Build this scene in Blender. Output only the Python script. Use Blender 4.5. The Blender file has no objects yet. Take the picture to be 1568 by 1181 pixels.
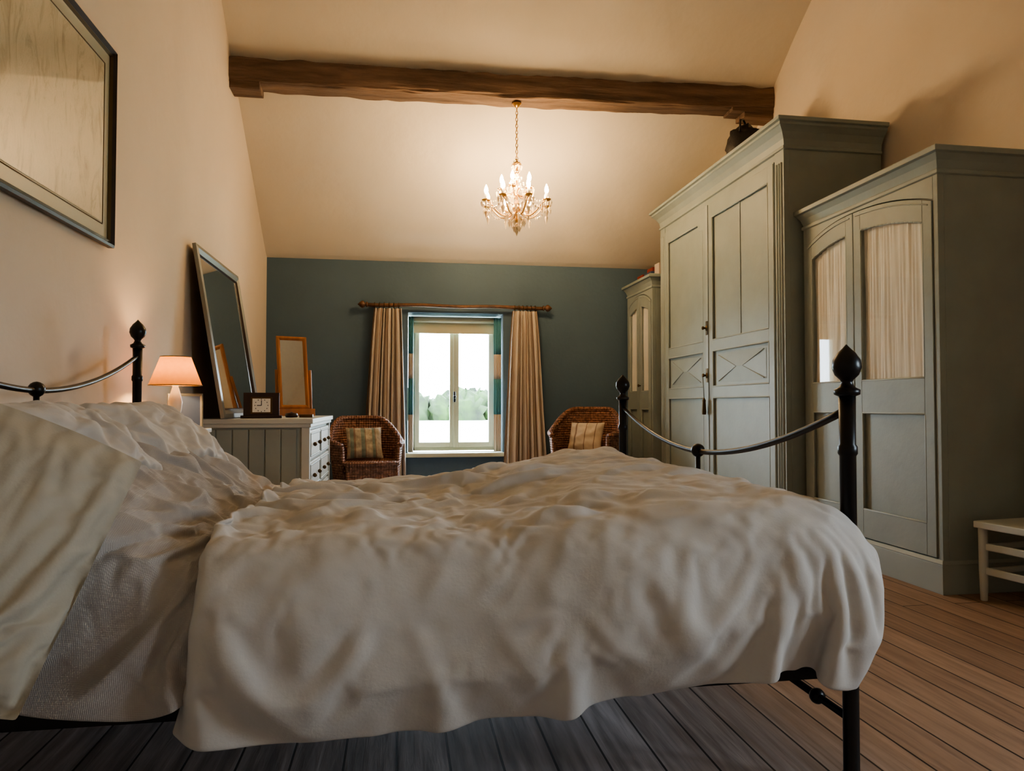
import bpy, bmesh, math, random
import numpy as np
from mathutils import Vector, Matrix
random.seed(4)
R=random.random
scene=bpy.context.scene
pi=math.pi
# ---------------------------------------------------------------- materials
def mk(name,col,rough=.6,metal=0,var=.08,vscale=4,bump=0,bscale=60,stretch=(1,1,1),emit=None,es=0,trans=0,spec=.5,coat=0,weave=0,wscale=120,sheen=0,bdist=.01):
    m=bpy.data.materials.new(name); m.use_nodes=True
    nt=m.node_tree; N=nt.nodes; L=nt.links
    p=N['Principled BSDF']
    p.inputs['Roughness'].default_value=rough
    p.inputs['Metallic'].default_value=metal
    p.inputs['Specular IOR Level'].default_value=spec
    p.inputs['Transmission Weight'].default_value=trans
    p.inputs['Coat Weight'].default_value=coat
    if sheen: p.inputs['Sheen Weight'].default_value=sheen
    tc=N.new('ShaderNodeTexCoord'); mp=N.new('ShaderNodeMapping')
    mp.inputs['Scale'].default_value=stretch
    L.new(tc.outputs['Object'],mp.inputs['Vector'])
    no=N.new('ShaderNodeTexNoise'); no.inputs['Scale'].default_value=vscale; no.inputs['Detail'].default_value=5
    L.new(mp.outputs[0],no.inputs['Vector'])
    mx=N.new('ShaderNodeMix'); mx.data_type='RGBA'
    mr=N.new('ShaderNodeMapRange'); mr.inputs[1].default_value=.3; mr.inputs[2].default_value=.7
    L.new(no.outputs['Fac'],mr.inputs[0]); L.new(mr.outputs[0],mx.inputs['Factor'])
    mx.inputs['A'].default_value=tuple(max(0,c*(1-var)) for c in col)+(1,)
    mx.inputs['B'].default_value=tuple(min(1,c*(1+var)) for c in col)+(1,)
    L.new(mx.outputs['Result'],p.inputs['Base Color'])
    if emit:
        p.inputs['Emission Color'].default_value=emit+(1,); p.inputs['Emission Strength'].default_value=es
    h=None
    if bump:
        nb=N.new('ShaderNodeTexNoise'); nb.inputs['Scale'].default_value=bscale; nb.inputs['Detail'].default_value=4
        L.new(mp.outputs[0],nb.inputs['Vector']); h=nb.outputs['Fac']
    if weave:
        w1=N.new('ShaderNodeTexWave'); w1.bands_direction='X'; w1.inputs['Scale'].default_value=wscale
        w2=N.new('ShaderNodeTexWave'); w2.bands_direction='Z'; w2.inputs['Scale'].default_value=wscale
        w3=N.new('ShaderNodeTexWave'); w3.bands_direction='Y'; w3.inputs['Scale'].default_value=wscale
        for w in (w1,w2,w3): L.new(mp.outputs[0],w.inputs['Vector'])
        a=N.new('ShaderNodeMath'); a.operation='ADD'; L.new(w1.outputs['Fac'],a.inputs[0]); L.new(w2.outputs['Fac'],a.inputs[1])
        a2=N.new('ShaderNodeMath'); a2.operation='ADD'; L.new(a.outputs[0],a2.inputs[0]); L.new(w3.outputs['Fac'],a2.inputs[1])
        if h:
            a3=N.new('ShaderNodeMath'); a3.operation='ADD'; L.new(a2.outputs[0],a3.inputs[0]); L.new(h,a3.inputs[1]); h=a3.outputs[0]
        else: h=a2.outputs[0]
    if h:
        b=N.new('ShaderNodeBump'); b.inputs['Strength'].default_value=max(bump,weave); b.inputs['Distance'].default_value=bdist
        L.new(h,b.inputs['Height']); L.new(b.outputs[0],p.inputs['Normal'])
    return m

M={}
M['plaster']=mk('plaster_warm',(.72,.61,.50),.85,var=.04,vscale=1.5,bump=.25,bscale=9,bdist=.02)
M['ceil']=mk('plaster_ceiling',(.73,.65,.54),.9,var=.04,vscale=1.2,bump=.3,bscale=5,bdist=.03)
M['teal']=mk('paint_teal',(.092,.145,.192),.7,var=.05,vscale=2,bump=.15,bscale=30)
M['white']=mk('paint_white',(.56,.57,.52),.45,var=.03)
M['sage']=mk('paint_sage',(.30,.335,.305),.5,var=.06,vscale=6,bump=.08,bscale=40)
M['sagel']=mk('paint_sage_light',(.35,.385,.355),.45,var=.05,vscale=6)
M['frame']=mk('window_paint',(.50,.50,.38),.5,var=.03)
M['black']=mk('black_iron',(.008,.008,.009),.35,metal=.3,var=.1,spec=.5)
M['duvet']=mk('duvet_cotton',(.55,.53,.505),.85,var=.03,vscale=8,bump=.12,bscale=160,sheen=.08,bdist=.004)
M['pillow']=mk('pillow_cotton',(.46,.43,.355),.85,var=.03,vscale=8,bump=.12,bscale=160,sheen=.08,bdist=.004)
M['waffle']=mk('waffle_cotton',(.42,.395,.37),.9,var=.05,vscale=12,weave=.3,wscale=110,sheen=.08,bdist=.002)
M['beam']=mk('old_oak',(.17,.108,.074),.8,var=.5,vscale=6,bump=.9,bscale=14,stretch=(.25,2.5,2.5),bdist=.03)
M['pine']=mk('pine_wood',(.36,.14,.045),.5,var=.25,vscale=7,stretch=(3,3,.4))
M['darkw']=mk('dark_wood',(.03,.014,.01),.4,var=.3,vscale=9)
M['rodw']=mk('rod_wood',(.13,.06,.03),.5,var=.5,vscale=18)
M['wicker']=mk('wicker',(.27,.13,.08),.6,var=.45,vscale=40,weave=.6,wscale=16,bdist=.012)
M['curt']=mk('curtain_cream',(.64,.55,.46),.9,var=.05,sheen=.2)
M['curts']=mk('curtain_stripe',(.27,.18,.13),.9,var=.08)
M['lace']=mk('curtain_ivory',(.88,.84,.75),.9,var=.03)
M['blind']=mk('blind_cream',(.6,.55,.38),.8,var=.02)
M['steel']=mk('silver_frame',(.25,.26,.25),.35,metal=.5,var=.1)
M['mirror']=mk('mirror_glass',(.8,.82,.82),.02,metal=1,var=0)
M['gold']=mk('antique_gold',(.55,.33,.13),.3,metal=1,var=.1)
M['crystal']=mk('crystal_glass',(.95,.80,.6),.12,var=.02,trans=.4,spec=.8)
M['bulb']=mk('bulb_glow',(1,.8,.5),.5,var=0,emit=(1,.69,.36),es=300)
M['cushc']=mk('cushion_cream',(.55,.45,.34),.9,var=.08)
M['cushg']=mk('cushion_green',(.20,.24,.20),.9,var=.2,vscale=30)
M['bag']=mk('bag_leather',(.012,.009,.009),.5,var=.3,bump=.3)
M['red']=mk('box_red',(.25,.04,.03),.6); M['blue']=mk('box_blue',(.05,.08,.16),.6); M['card']=mk('box_card',(.5,.42,.36),.7)
M['tealc']=mk('blockout_teal',(.12,.33,.37),.8,var=.05)
M['hedge']=mk('hedge_leaves',(.012,.032,.003),.8,var=.8,vscale=1.3)
M['ground']=mk('pale_gravel',(.50,.53,.42),.9,var=.1)
M['mattress']=mk('mattress_ticking',(.4,.38,.35),.9)
M['brass']=mk('dark_brass',(.12,.08,.04),.4,metal=.9)

def glass(name,f=.06,rough=.02):
    m=bpy.data.materials.new(name); m.use_nodes=True; nt=m.node_tree; nt.nodes.clear()
    o=nt.nodes.new('ShaderNodeOutputMaterial'); t=nt.nodes.new('ShaderNodeBsdfTransparent'); g=nt.nodes.new('ShaderNodeBsdfGlossy')
    g.inputs['Roughness'].default_value=rough
    lw=nt.nodes.new('ShaderNodeLayerWeight'); lw.inputs[0].default_value=.5
    pw=nt.nodes.new('ShaderNodeMath'); pw.operation='POWER'; pw.inputs[1].default_value=4; nt.links.new(lw.outputs['Facing'],pw.inputs[0])
    ma=nt.nodes.new('ShaderNodeMath'); ma.operation='MULTIPLY_ADD'; ma.inputs[1].default_value=.6; ma.inputs[2].default_value=.04; nt.links.new(pw.outputs[0],ma.inputs[0])
    mx=nt.nodes.new('ShaderNodeMixShader'); nt.links.new(ma.outputs[0],mx.inputs[0])
    nt.links.new(t.outputs[0],mx.inputs[1]); nt.links.new(g.outputs[0],mx.inputs[2]); nt.links.new(mx.outputs[0],o.inputs[0])
    return m
M['glass']=glass('thin_glass')
def shade():
    m=bpy.data.materials.new('lampshade_fabric'); m.use_nodes=True; nt=m.node_tree; nt.nodes.clear()
    o=nt.nodes.new('ShaderNodeOutputMaterial'); t=nt.nodes.new('ShaderNodeBsdfTranslucent'); d=nt.nodes.new('ShaderNodeBsdfDiffuse')
    tc=nt.nodes.new('ShaderNodeTexCoord'); w=nt.nodes.new('ShaderNodeTexNoise'); w.inputs['Scale'].default_value=60
    nt.links.new(tc.outputs['Object'],w.inputs['Vector'])
    mc=nt.nodes.new('ShaderNodeMix'); mc.data_type='RGBA'; mc.inputs['A'].default_value=(.27,.12,.034,1); mc.inputs['B'].default_value=(.34,.155,.045,1)
    nt.links.new(w.outputs['Fac'],mc.inputs['Factor'])
    nt.links.new(mc.outputs['Result'],t.inputs[0]); nt.links.new(mc.outputs['Result'],d.inputs[0])
    mx=nt.nodes.new('ShaderNodeMixShader'); mx.inputs[0].default_value=.65
    nt.links.new(t.outputs[0],mx.inputs[1]); nt.links.new(d.outputs[0],mx.inputs[2]); nt.links.new(mx.outputs[0],o.inputs[0])
    return m
M['shade']=shade()
def floor_mat():
    m=bpy.data.materials.new('floor_boards'); m.use_nodes=True; nt=m.node_tree; N=nt.nodes; L=nt.links
    p=N['Principled BSDF']; p.inputs['Roughness'].default_value=.62; p.inputs['Specular IOR Level'].default_value=.35
    tc=N.new('ShaderNodeTexCoord'); mp=N.new('ShaderNodeMapping'); mp.inputs['Rotation'].default_value=(0,0,pi/2)
    L.new(tc.outputs['Object'],mp.inputs['Vector'])
    br=N.new('ShaderNodeTexBrick'); br.inputs['Scale'].default_value=1; br.inputs['Brick Width'].default_value=2.6; br.inputs['Row Height'].default_value=.118
    br.inputs['Mortar Size'].default_value=.003; br.inputs['Mortar Smooth'].default_value=.2; br.inputs['Bias'].default_value=0
    br.inputs['Color1'].default_value=(.29,.19,.132,1); br.inputs['Color2'].default_value=(.365,.245,.172,1); br.inputs['Mortar'].default_value=(.04,.025,.018,1)
    L.new(mp.outputs[0],br.inputs['Vector'])
    m2=N.new('ShaderNodeMapping'); m2.inputs['Scale'].default_value=(22,1.6,1); L.new(tc.outputs['Object'],m2.inputs['Vector'])
    gr=N.new('ShaderNodeTexNoise'); gr.inputs['Scale'].default_value=2.2; gr.inputs['Detail'].default_value=8; gr.inputs['Distortion'].default_value=.6
    L.new(m2.outputs[0],gr.inputs['Vector'])
    cr=N.new('ShaderNodeMapRange'); cr.inputs[1].default_value=.3; cr.inputs[2].default_value=.7; cr.inputs[3].default_value=.78; cr.inputs[4].default_value=1.18
    L.new(gr.outputs['Fac'],cr.inputs[0])
    mul=N.new('ShaderNodeVectorMath'); mul.operation='SCALE'; L.new(br.outputs['Color'],mul.inputs[0]); L.new(cr.outputs[0],mul.inputs['Scale'])
    vo=N.new('ShaderNodeTexVoronoi'); vo.inputs['Scale'].default_value=2.6; L.new(tc.outputs['Object'],vo.inputs['Vector'])
    kr=N.new('ShaderNodeMapRange'); kr.inputs[1].default_value=.03; kr.inputs[2].default_value=.06; kr.inputs[3].default_value=.35; kr.inputs[4].default_value=1; L.new(vo.outputs['Distance'],kr.inputs[0])
    mul2=N.new('ShaderNodeVectorMath'); mul2.operation='SCALE'; L.new(mul.outputs[0],mul2.inputs[0]); L.new(kr.outputs[0],mul2.inputs['Scale'])
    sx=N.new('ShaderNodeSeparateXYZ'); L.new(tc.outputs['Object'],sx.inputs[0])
    # patchy grey tint on the boards, fading out towards larger X
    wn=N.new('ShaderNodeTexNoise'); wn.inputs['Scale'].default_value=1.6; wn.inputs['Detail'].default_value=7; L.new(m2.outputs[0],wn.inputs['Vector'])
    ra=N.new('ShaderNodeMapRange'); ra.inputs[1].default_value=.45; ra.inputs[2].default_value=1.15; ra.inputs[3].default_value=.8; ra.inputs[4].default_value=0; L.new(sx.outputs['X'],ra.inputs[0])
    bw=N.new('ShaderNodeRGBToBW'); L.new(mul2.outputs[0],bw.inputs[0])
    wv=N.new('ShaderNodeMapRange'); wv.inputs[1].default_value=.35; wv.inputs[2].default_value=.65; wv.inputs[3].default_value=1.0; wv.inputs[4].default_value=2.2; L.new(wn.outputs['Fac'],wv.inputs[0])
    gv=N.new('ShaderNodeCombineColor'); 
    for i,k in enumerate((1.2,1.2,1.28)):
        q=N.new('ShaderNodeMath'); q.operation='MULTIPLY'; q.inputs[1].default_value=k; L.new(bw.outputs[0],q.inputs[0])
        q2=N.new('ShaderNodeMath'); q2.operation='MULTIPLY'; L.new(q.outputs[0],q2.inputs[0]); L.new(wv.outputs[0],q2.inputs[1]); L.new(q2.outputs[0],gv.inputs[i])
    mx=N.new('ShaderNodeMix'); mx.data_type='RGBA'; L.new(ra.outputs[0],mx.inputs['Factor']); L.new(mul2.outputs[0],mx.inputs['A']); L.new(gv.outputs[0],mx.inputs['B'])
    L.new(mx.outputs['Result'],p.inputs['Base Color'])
    bp=N.new('ShaderNodeBump'); bp.inputs['Strength'].default_value=.4; bp.inputs['Distance'].default_value=.006
    s=N.new('ShaderNodeMath'); s.operation='SUBTRACT'; L.new(gr.outputs['Fac'],s.inputs[0]); L.new(br.outputs['Fac'],s.inputs[1]); L.new(s.outputs[0],bp.inputs['Height'])
    L.new(bp.outputs[0],p.inputs['Normal'])
    return m
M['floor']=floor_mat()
def art_mat():
    m=bpy.data.materials.new('art_print'); m.use_nodes=True; nt=m.node_tree; N=nt.nodes; L=nt.links
    p=N['Principled BSDF']; p.inputs['Roughness'].default_value=.35; p.inputs['Coat Weight'].default_value=1; p.inputs['Coat Roughness'].default_value=.03
    tc=N.new('ShaderNodeTexCoord')
    mp=N.new('ShaderNodeMapping'); mp.inputs['Scale'].default_value=(1,3,1.0); L.new(tc.outputs['Object'],mp.inputs['Vector'])
    n=N.new('ShaderNodeTexNoise'); n.inputs['Scale'].default_value=5; n.inputs['Detail'].default_value=12; n.inputs['Roughness'].default_value=.7; n.inputs['Distortion'].default_value=1.0; L.new(mp.outputs[0],n.inputs['Vector'])
    c=N.new('ShaderNodeValToRGB'); c.color_ramp.elements[0].color=(.28,.25,.17,1); c.color_ramp.elements[1].color=(.52,.47,.35,1); c.color_ramp.elements[0].position=.3; c.color_ramp.elements[1].position=.5
    L.new(n.outputs['Fac'],c.inputs[0])
    v=N.new('ShaderNodeMath'); v.operation='MULTIPLY'; v.inputs[1].default_value=14; L.new(n.outputs['Fac'],v.inputs[0])
    fr=N.new('ShaderNodeMath'); fr.operation='FRACT'; L.new(v.outputs[0],fr.inputs[0])
    ls=N.new('ShaderNodeMath'); ls.operation='LESS_THAN'; ls.inputs[1].default_value=.12; L.new(fr.outputs[0],ls.inputs[0])
    sc_=N.new('ShaderNodeMath'); sc_.operation='MULTIPLY'; sc_.inputs[1].default_value=.25; L.new(ls.outputs[0],sc_.inputs[0])
    mx=N.new('ShaderNodeMix'); mx.data_type='RGBA'; L.new(sc_.outputs[0],mx.inputs['Factor']); L.new(c.outputs[0],mx.inputs['A']); mx.inputs['B'].default_value=(.14,.12,.09,1)
    L.new(mx.outputs['Result'],p.inputs['Base Color'])
    return m
M['art']=art_mat()
M['matboard']=mk('mat_board',(.34,.36,.31),.5,var=.02,coat=1)

# ---------------------------------------------------------------- builder
class B:
    def __init__(s): s.V=[];s.F=[];s.MI=[];s.S=[];s.m=[];s.T=Matrix.Identity(4)
    def mi(s,m):
        if m not in s.m: s.m.append(m)
        return s.m.index(m)
    def add(s,vs,fs,m,smooth=False):
        o=len(s.V); s.V+= [tuple(s.T@Vector(v)) for v in vs]
        i=s.mi(m)
        for f in fs: s.F.append(tuple(k+o for k in f)); s.MI.append(i); s.S.append(smooth)
    def box(s,x0,x1,y0,y1,z0,z1,m):
        v=[(x,y,z) for x in (x0,x1) for y in (y0,y1) for z in (z0,z1)]
        s.add(v,[(0,1,3,2),(4,6,7,5),(0,4,5,1),(2,3,7,6),(0,2,6,4),(1,5,7,3)],m)
    def prism(s,pts,ax,a0,a1,m,smooth=False):
        def mkp(p,a):
            if ax=='x': return (a,p[0],p[1])
            if ax=='y': return (p[0],a,p[1])
            return (p[0],p[1],a)
        n=len(pts); v=[mkp(p,a0) for p in pts]+[mkp(p,a1) for p in pts]
        f=[tuple(range(n)),tuple(range(2*n-1,n-1,-1))]+[(i,(i+1)%n,n+(i+1)%n,n+i) for i in range(n)]
        s.add(v,f,m,smooth)
    def lathe(s,prof,c,m,n=20,smooth=True,axis='z'):
        v=[];f=[]
        for r,z in prof:
            for i in range(n):
                a=2*pi*i/n; q=(r*math.cos(a),r*math.sin(a),z)
                if axis=='y': q=(q[0],z,q[1])
                if axis=='x': q=(z,q[0],q[1])
                v.append((c[0]+q[0],c[1]+q[1],c[2]+q[2]))
        for j in range(len(prof)-1):
            for i in range(n): f.append((j*n+i,j*n+(i+1)%n,(j+1)*n+(i+1)%n,(j+1)*n+i))
        if prof[0][0]>1e-5: f.append(tuple(range(n)))
        if prof[-1][0]>1e-5: f.append(tuple(range((len(prof)-1)*n,len(prof)*n)))
        s.add(v,f,m,smooth)
    def tube(s,pts,r,m,n=10,smooth=True,cap=True):
        pts=[Vector(p) for p in pts]; k=len(pts)
        rs=r if isinstance(r,(list,tuple)) else [r]*k
        v=[];f=[];up=None
        for i,p in enumerate(pts):
            t=(pts[min(i+1,k-1)]-pts[max(i-1,0)]).normalized()
            if up is None:
                up=Vector((0,0,1)) if abs(t.z)<.9 else Vector((1,0,0))
            a=t.cross(up).normalized(); b=a.cross(t).normalized(); up=b
            for j in range(n):
                an=2*pi*j/n; v.append(tuple(p+(a*math.cos(an)+b*math.sin(an))*rs[i]))
        for i in range(k-1):
            for j in range(n): f.append((i*n+j,i*n+(j+1)%n,(i+1)*n+(j+1)%n,(i+1)*n+j))
        if cap: f.append(tuple(range(n))); f.append(tuple(range((k-1)*n,k*n)))
        s.add(v,f,m,smooth)
    def ball(s,c,r,m,n=14,sz=1):
        k=8; s.lathe([(max(r*math.sin(pi*i/k),1e-6),-r*sz*math.cos(pi*i/k)) for i in range(k+1)],c,m,n)
    def rectloft(s,x0,x1,y0,y1,prof,m,back=True):
        v=[];f=[]
        for o,z in prof: v+=[(x0-o,y0-o,z),(x0-o,y1+o,z),(x1,y1+o,z),(x1,y0-o,z)]
        for j in range(len(prof)-1):
            for i in range(4): f.append((j*4+i,j*4+(i+1)%4,(j+1)*4+(i+1)%4,(j+1)*4+i))
        f.append((0,1,2,3)); k=(len(prof)-1)*4; f.append((k,k+1,k+2,k+3))
        s.add(v,f,m)
    def grid(s,P,m,smooth=True,matcol=None,closeu=False):
        nu,nv=P.shape[:2]; o=len(s.V)
        s.V+=[tuple(s.T@Vector(p)) for p in P.reshape(-1,3).tolist()]
        for i in range(nu-1 if not closeu else nu):
            mm=matcol(i) if matcol else m; idx=s.mi(mm); i2=(i+1)%nu
            for j in range(nv-1):
                s.F.append((o+i*nv+j,o+i2*nv+j,o+i2*nv+j+1,o+i*nv+j+1)); s.MI.append(idx); s.S.append(smooth)
    def build(s,name,bevel=0,parent=None,solid=0,center=True,recalc=True,subs=0):
        V=np.array(s.V); c=np.zeros(3)
        if center: c=(V.min(0)+V.max(0))/2; c[2]=V[:,2].min()
        me=bpy.data.meshes.new(name); me.from_pydata((V-c).tolist(),[],s.F)
        for m in s.m: me.materials.append(m)
        me.polygons.foreach_set('material_index',s.MI); me.polygons.foreach_set('use_smooth',s.S)
        if recalc:
            bm=bmesh.new(); bm.from_mesh(me); bmesh.ops.recalc_face_normals(bm,faces=bm.faces); bm.to_mesh(me); bm.free()
        me.update()
        o=bpy.data.objects.new(name,me); scene.collection.objects.link(o); o.location=c
        if bevel:
            b=o.modifiers.new('bevel','BEVEL'); b.width=bevel; b.segments=2; b.limit_method='ANGLE'; b.angle_limit=.7
            b.harden_normals=False
        if solid:
            q=o.modifiers.new('solid','SOLIDIFY'); q.thickness=solid; q.offset=-1
        if subs:
            q=o.modifiers.new('subd','SUBSURF'); q.levels=subs; q.render_levels=subs
        if parent: o.parent=parent; o.matrix_parent_inverse=parent.matrix_world.inverted()
        return o
def empty(name,loc=(0,0,0)):
    e=bpy.data.objects.new(name,None); e.location=loc; scene.collection.objects.link(e)
    e.empty_display_size=.05
    bpy.context.view_layer.update(); return e

_rng=np.random.RandomState(7); _perm=_rng.permutation(512); _ang=_rng.rand(512)*2*pi
def pn(x,y,seed=0):
    x=np.asarray(x,float)+seed*17.31; y=np.asarray(y,float)+seed*9.77
    xi=np.floor(x).astype(int); yi=np.floor(y).astype(int); xf=x-xi; yf=y-yi
    def g(ix,iy,dx,dy):
        h=_ang[_perm[(ix+_perm[iy%512])%512]]; return np.cos(h)*dx+np.sin(h)*dy
    u=xf*xf*xf*(xf*(xf*6-15)+10); v=yf*yf*yf*(yf*(yf*6-15)+10)
    a=g(xi,yi,xf,yf); b=g(xi+1,yi,xf-1,yf); c=g(xi,yi+1,xf,yf-1); d=g(xi+1,yi+1,xf-1,yf-1)
    return ((a*(1-u)+b*u)*(1-v)+(c*(1-u)+d*u)*v)*1.5
def sm(x): x=np.clip(x,0,1); return x*x*(3-2*x)
def rid(n): return (1-np.clip(np.abs(n)*1.8,0,1))**2
def normals(P):
    du=np.gradient(P,axis=0); dv=np.gradient(P,axis=1); n=np.cross(du,dv); l=np.linalg.norm(n,axis=2,keepdims=True); return n/np.maximum(l,1e-9)

# ---------------------------------------------------------------- cloth (simulated first, while scene is empty)
def htop(X,Y):
    return .550+.074*sm((X-.05)/.7)-.03*sm((Y-2.1)/.7)*(1-sm((X-.2)/.5))
def drape(xa,xb,y0,y1,hfun,hemn,hemf,Rr,flare,Lend=0,np_=90,nend=26,ntop=100,nside=32,nfar=18):
    if Lend: p=np.concatenate([np.linspace(xa,xb,np_),np.linspace(xb,xb+Lend,nend)[1:]])
    else: p=np.linspace(xa,xb,np_)
    tq=np.concatenate([np.linspace(1,0,nside)[:-1]*-1, np.linspace(0,1,ntop), 1+np.linspace(0,1,nfar)[1:]])
    PP,TT=np.meshgrid(p,tq,indexing='ij')
    near=np.clip(-TT,0,1); far=np.clip(TT-1,0,1); top=np.clip(TT,0,1)
    cx=np.minimum(PP,xb); cy=y0+(y1-y0)*top
    h=hfun(cx,cy)
    ex=np.clip((PP-xb)/Lend,0,1) if Lend else np.zeros_like(PP)
    side=np.maximum(near,far)
    T=np.maximum(ex,side)
    hem=np.where(far>0,hemf(PP),hemn(PP))
    Ltot=Rr*pi/2+(h-Rr-hem)
    L=T*Ltot
    th=np.minimum(L/Rr,pi/2); ext=np.maximum(L-Rr*pi/2,0)
    out=Rr*np.sin(th)+flare*ext; down=Rr*(1-np.cos(th))+ext
    sgn=np.where(far>0,1,-1)
    hyp=np.sqrt(ex**2+side**2)+1e-9
    dx=ex/hyp; dy=sgn*side/hyp
    X=cx+dx*out; Y=cy+dy*out; Z=h-down
    if Lend:
        X=X+.05*sm(ex*1.4)*sm((1.75-cy)/.35)*sm(T*1.3) 
    A=np.stack([X,Y,Z],2)
    for _ in range(3):
        A[1:-1,1:-1]=.5*A[1:-1,1:-1]+.125*(A[2:,1:-1]+A[:-2,1:-1]+A[1:-1,2:]+A[1:-1,:-2])
    n=normals(A)
    if n[:,:,2].mean()<0: n=-n
    arc=np.where(near>0,y0-L,np.where(far>0,y1+L,cy))
    arcx=np.where(ex>0,xb+L*dx,PP)
    return A,n,PP,arc,arcx,T,near,far,ex
def gmesh(P,name):
    nu,nv=P.shape[:2]
    f=[(i*nv+j,(i+1)*nv+j,(i+1)*nv+j+1,i*nv+j+1) for i in range(nu-1) for j in range(nv-1)]
    me=bpy.data.meshes.new(name); me.from_pydata(P.reshape(-1,3).tolist(),[],f)
    o=bpy.data.objects.new(name,me); scene.collection.objects.link(o); return o
def clothsim(P0,n0,grow,seedd,frames=18,pin=None,bend=.6,off=.016):
    col=gmesh(P0-n0*off,'tmp_col')
    col.modifiers.new('c','COLLISION'); col.collision.thickness_outer=.005; col.collision.thickness_inner=.05; col.collision.cloth_friction=40; col.collision.use_culling=False
    cl=gmesh(P0+n0*np.maximum(seedd,-.003)[...,None],'tmp_cloth')
    mod=cl.modifiers.new('cl','CLOTH'); s=mod.settings
    s.quality=7; s.mass=.25; s.tension_stiffness=25; s.compression_stiffness=25; s.shear_stiffness=10; s.bending_stiffness=bend
    s.tension_damping=10; s.compression_damping=10; s.shear_damping=10; s.bending_damping=1; s.air_damping=4
    s.shrink_min=-grow; s.shrink_max=-grow
    if pin is not None:
        vg=cl.vertex_groups.new(name='pin'); w=pin.reshape(-1)
        for i in np.nonzero(w>.001)[0].tolist(): vg.add([i],float(w[i]),'REPLACE')
        s.vertex_group_mass='pin'; s.pin_stiffness=1
    mod.collision_settings.distance_min=.004; mod.collision_settings.collision_quality=3; mod.collision_settings.use_self_collision=False
    mod.point_cache.frame_start=1; mod.point_cache.frame_end=frames+1
    for f in range(1,frames+1): scene.frame_set(f)
    dg=bpy.context.evaluated_depsgraph_get(); ev=cl.evaluated_get(dg); me=ev.to_mesh()
    a=np.zeros(len(me.vertices)*3); me.vertices.foreach_get('co',a); ev.to_mesh_clear()
    bpy.data.objects.remove(cl); bpy.data.objects.remove(col); scene.frame_set(1)
    return a.reshape(P0.shape)
hemn=lambda X: .338-.025*np.exp(-((X-.0)/.35)**2)+.055*sm((X-.25)/.6)+.012*pn(X*4,X*0+.3,21)
hemf=lambda X: .37+0*X
A,n,PP,arc,arcx,T,near,far,ex=drape(-.345,.825,1.45,2.83,htop,hemn,hemf,.145,.10,Lend=.30)
edge=sm((PP+.345)/.05)
corner=sm(ex*2)*sm(np.maximum(near,far)*2)
low=(.018*pn(arcx*2.4,arc*2.4,6)+.010*pn(arcx*5.5,arc*5.5,16))*(1-.6*corner)*(.3+.7*edge)*(1-.7*(ex>0)*(near<.02))
A=A+n*low[...,None]
n=normals(A); n=-n if n[:,:,2].mean()<0 else n
sw=sm(T*1.6)
ac=arcx+.5*arc
sa=np.abs(pn(arcx*3.5+arc*2,arc*7-arcx*2,50)); sb=np.abs(pn(arcx*5-arc*4,arc*5+arcx*3,53))
seedd=(.036*sa+.032*sb)*(1-sw)+(.014+.032*pn(ac*5,arc*1.1,51)+.010*pn(ac*10-arc*2,arc*1.8,55))*sw
pin=np.maximum((PP<-.335)*.3*(near<.3), (far>.9)*1.0)
DUV=clothsim(A,n,.095,seedd,pin=pin,bend=2.8)
nn_=normals(DUV); nn_=-nn_ if nn_[:,:,2].mean()<0 else nn_
DUV=DUV+nn_*(.006*rid(pn(arcx*9+arc*4,arc*12-arcx*5,70))*(1-sw)+.006*rid(pn(ac*7,arc*1.8,71))*sw+.002*pn(arcx*22,arc*22,72))[...,None]
def h2(X,Y):
    base=htop(np.full_like(X,-.34),Y)-.034
    r=sm((-.37-X)/.46)
    return base+r*(.20+.02*pn(X*3,Y*2.2,31))-.03*r*sm((Y-2.55)/.3)
hemc=lambda X: .292+.09*sm((-.42-X)/.35)+.01*pn(X*6,X*0,23)
A2,n2,PP2,arc2,arcx2,T2,nr2,fr2,_=drape(-.96,-.29,1.475,2.82,h2,hemc,lambda X:.34+0*X,.13,.07,np_=56)
sw2=sm(T2*1.6)
A2=A2+n2*(.012*pn(arcx2*3,arc2*3,60)+.009*pn(arcx2*7,arc2*7,61))[...,None]
n2=normals(A2); n2=-n2 if n2[:,:,2].mean()<0 else n2
ed2=1-sm((PP2+.40)/.07)
sd2=(.034*np.abs(pn(arcx2*6+arc2*2,arc2*6-arcx2*3,64))*(1-sw2)+(.010+.024*pn((arcx2+.3*arc2)*7,arc2*1.3,65))*sw2)*ed2
pin2=np.maximum(np.maximum((PP2>-.345)*1.0,(fr2>.9)*1.0),(PP2<-.945)*.5)
COV=clothsim(A2,n2,.10,sd2,pin=pin2,bend=1.4)
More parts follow.
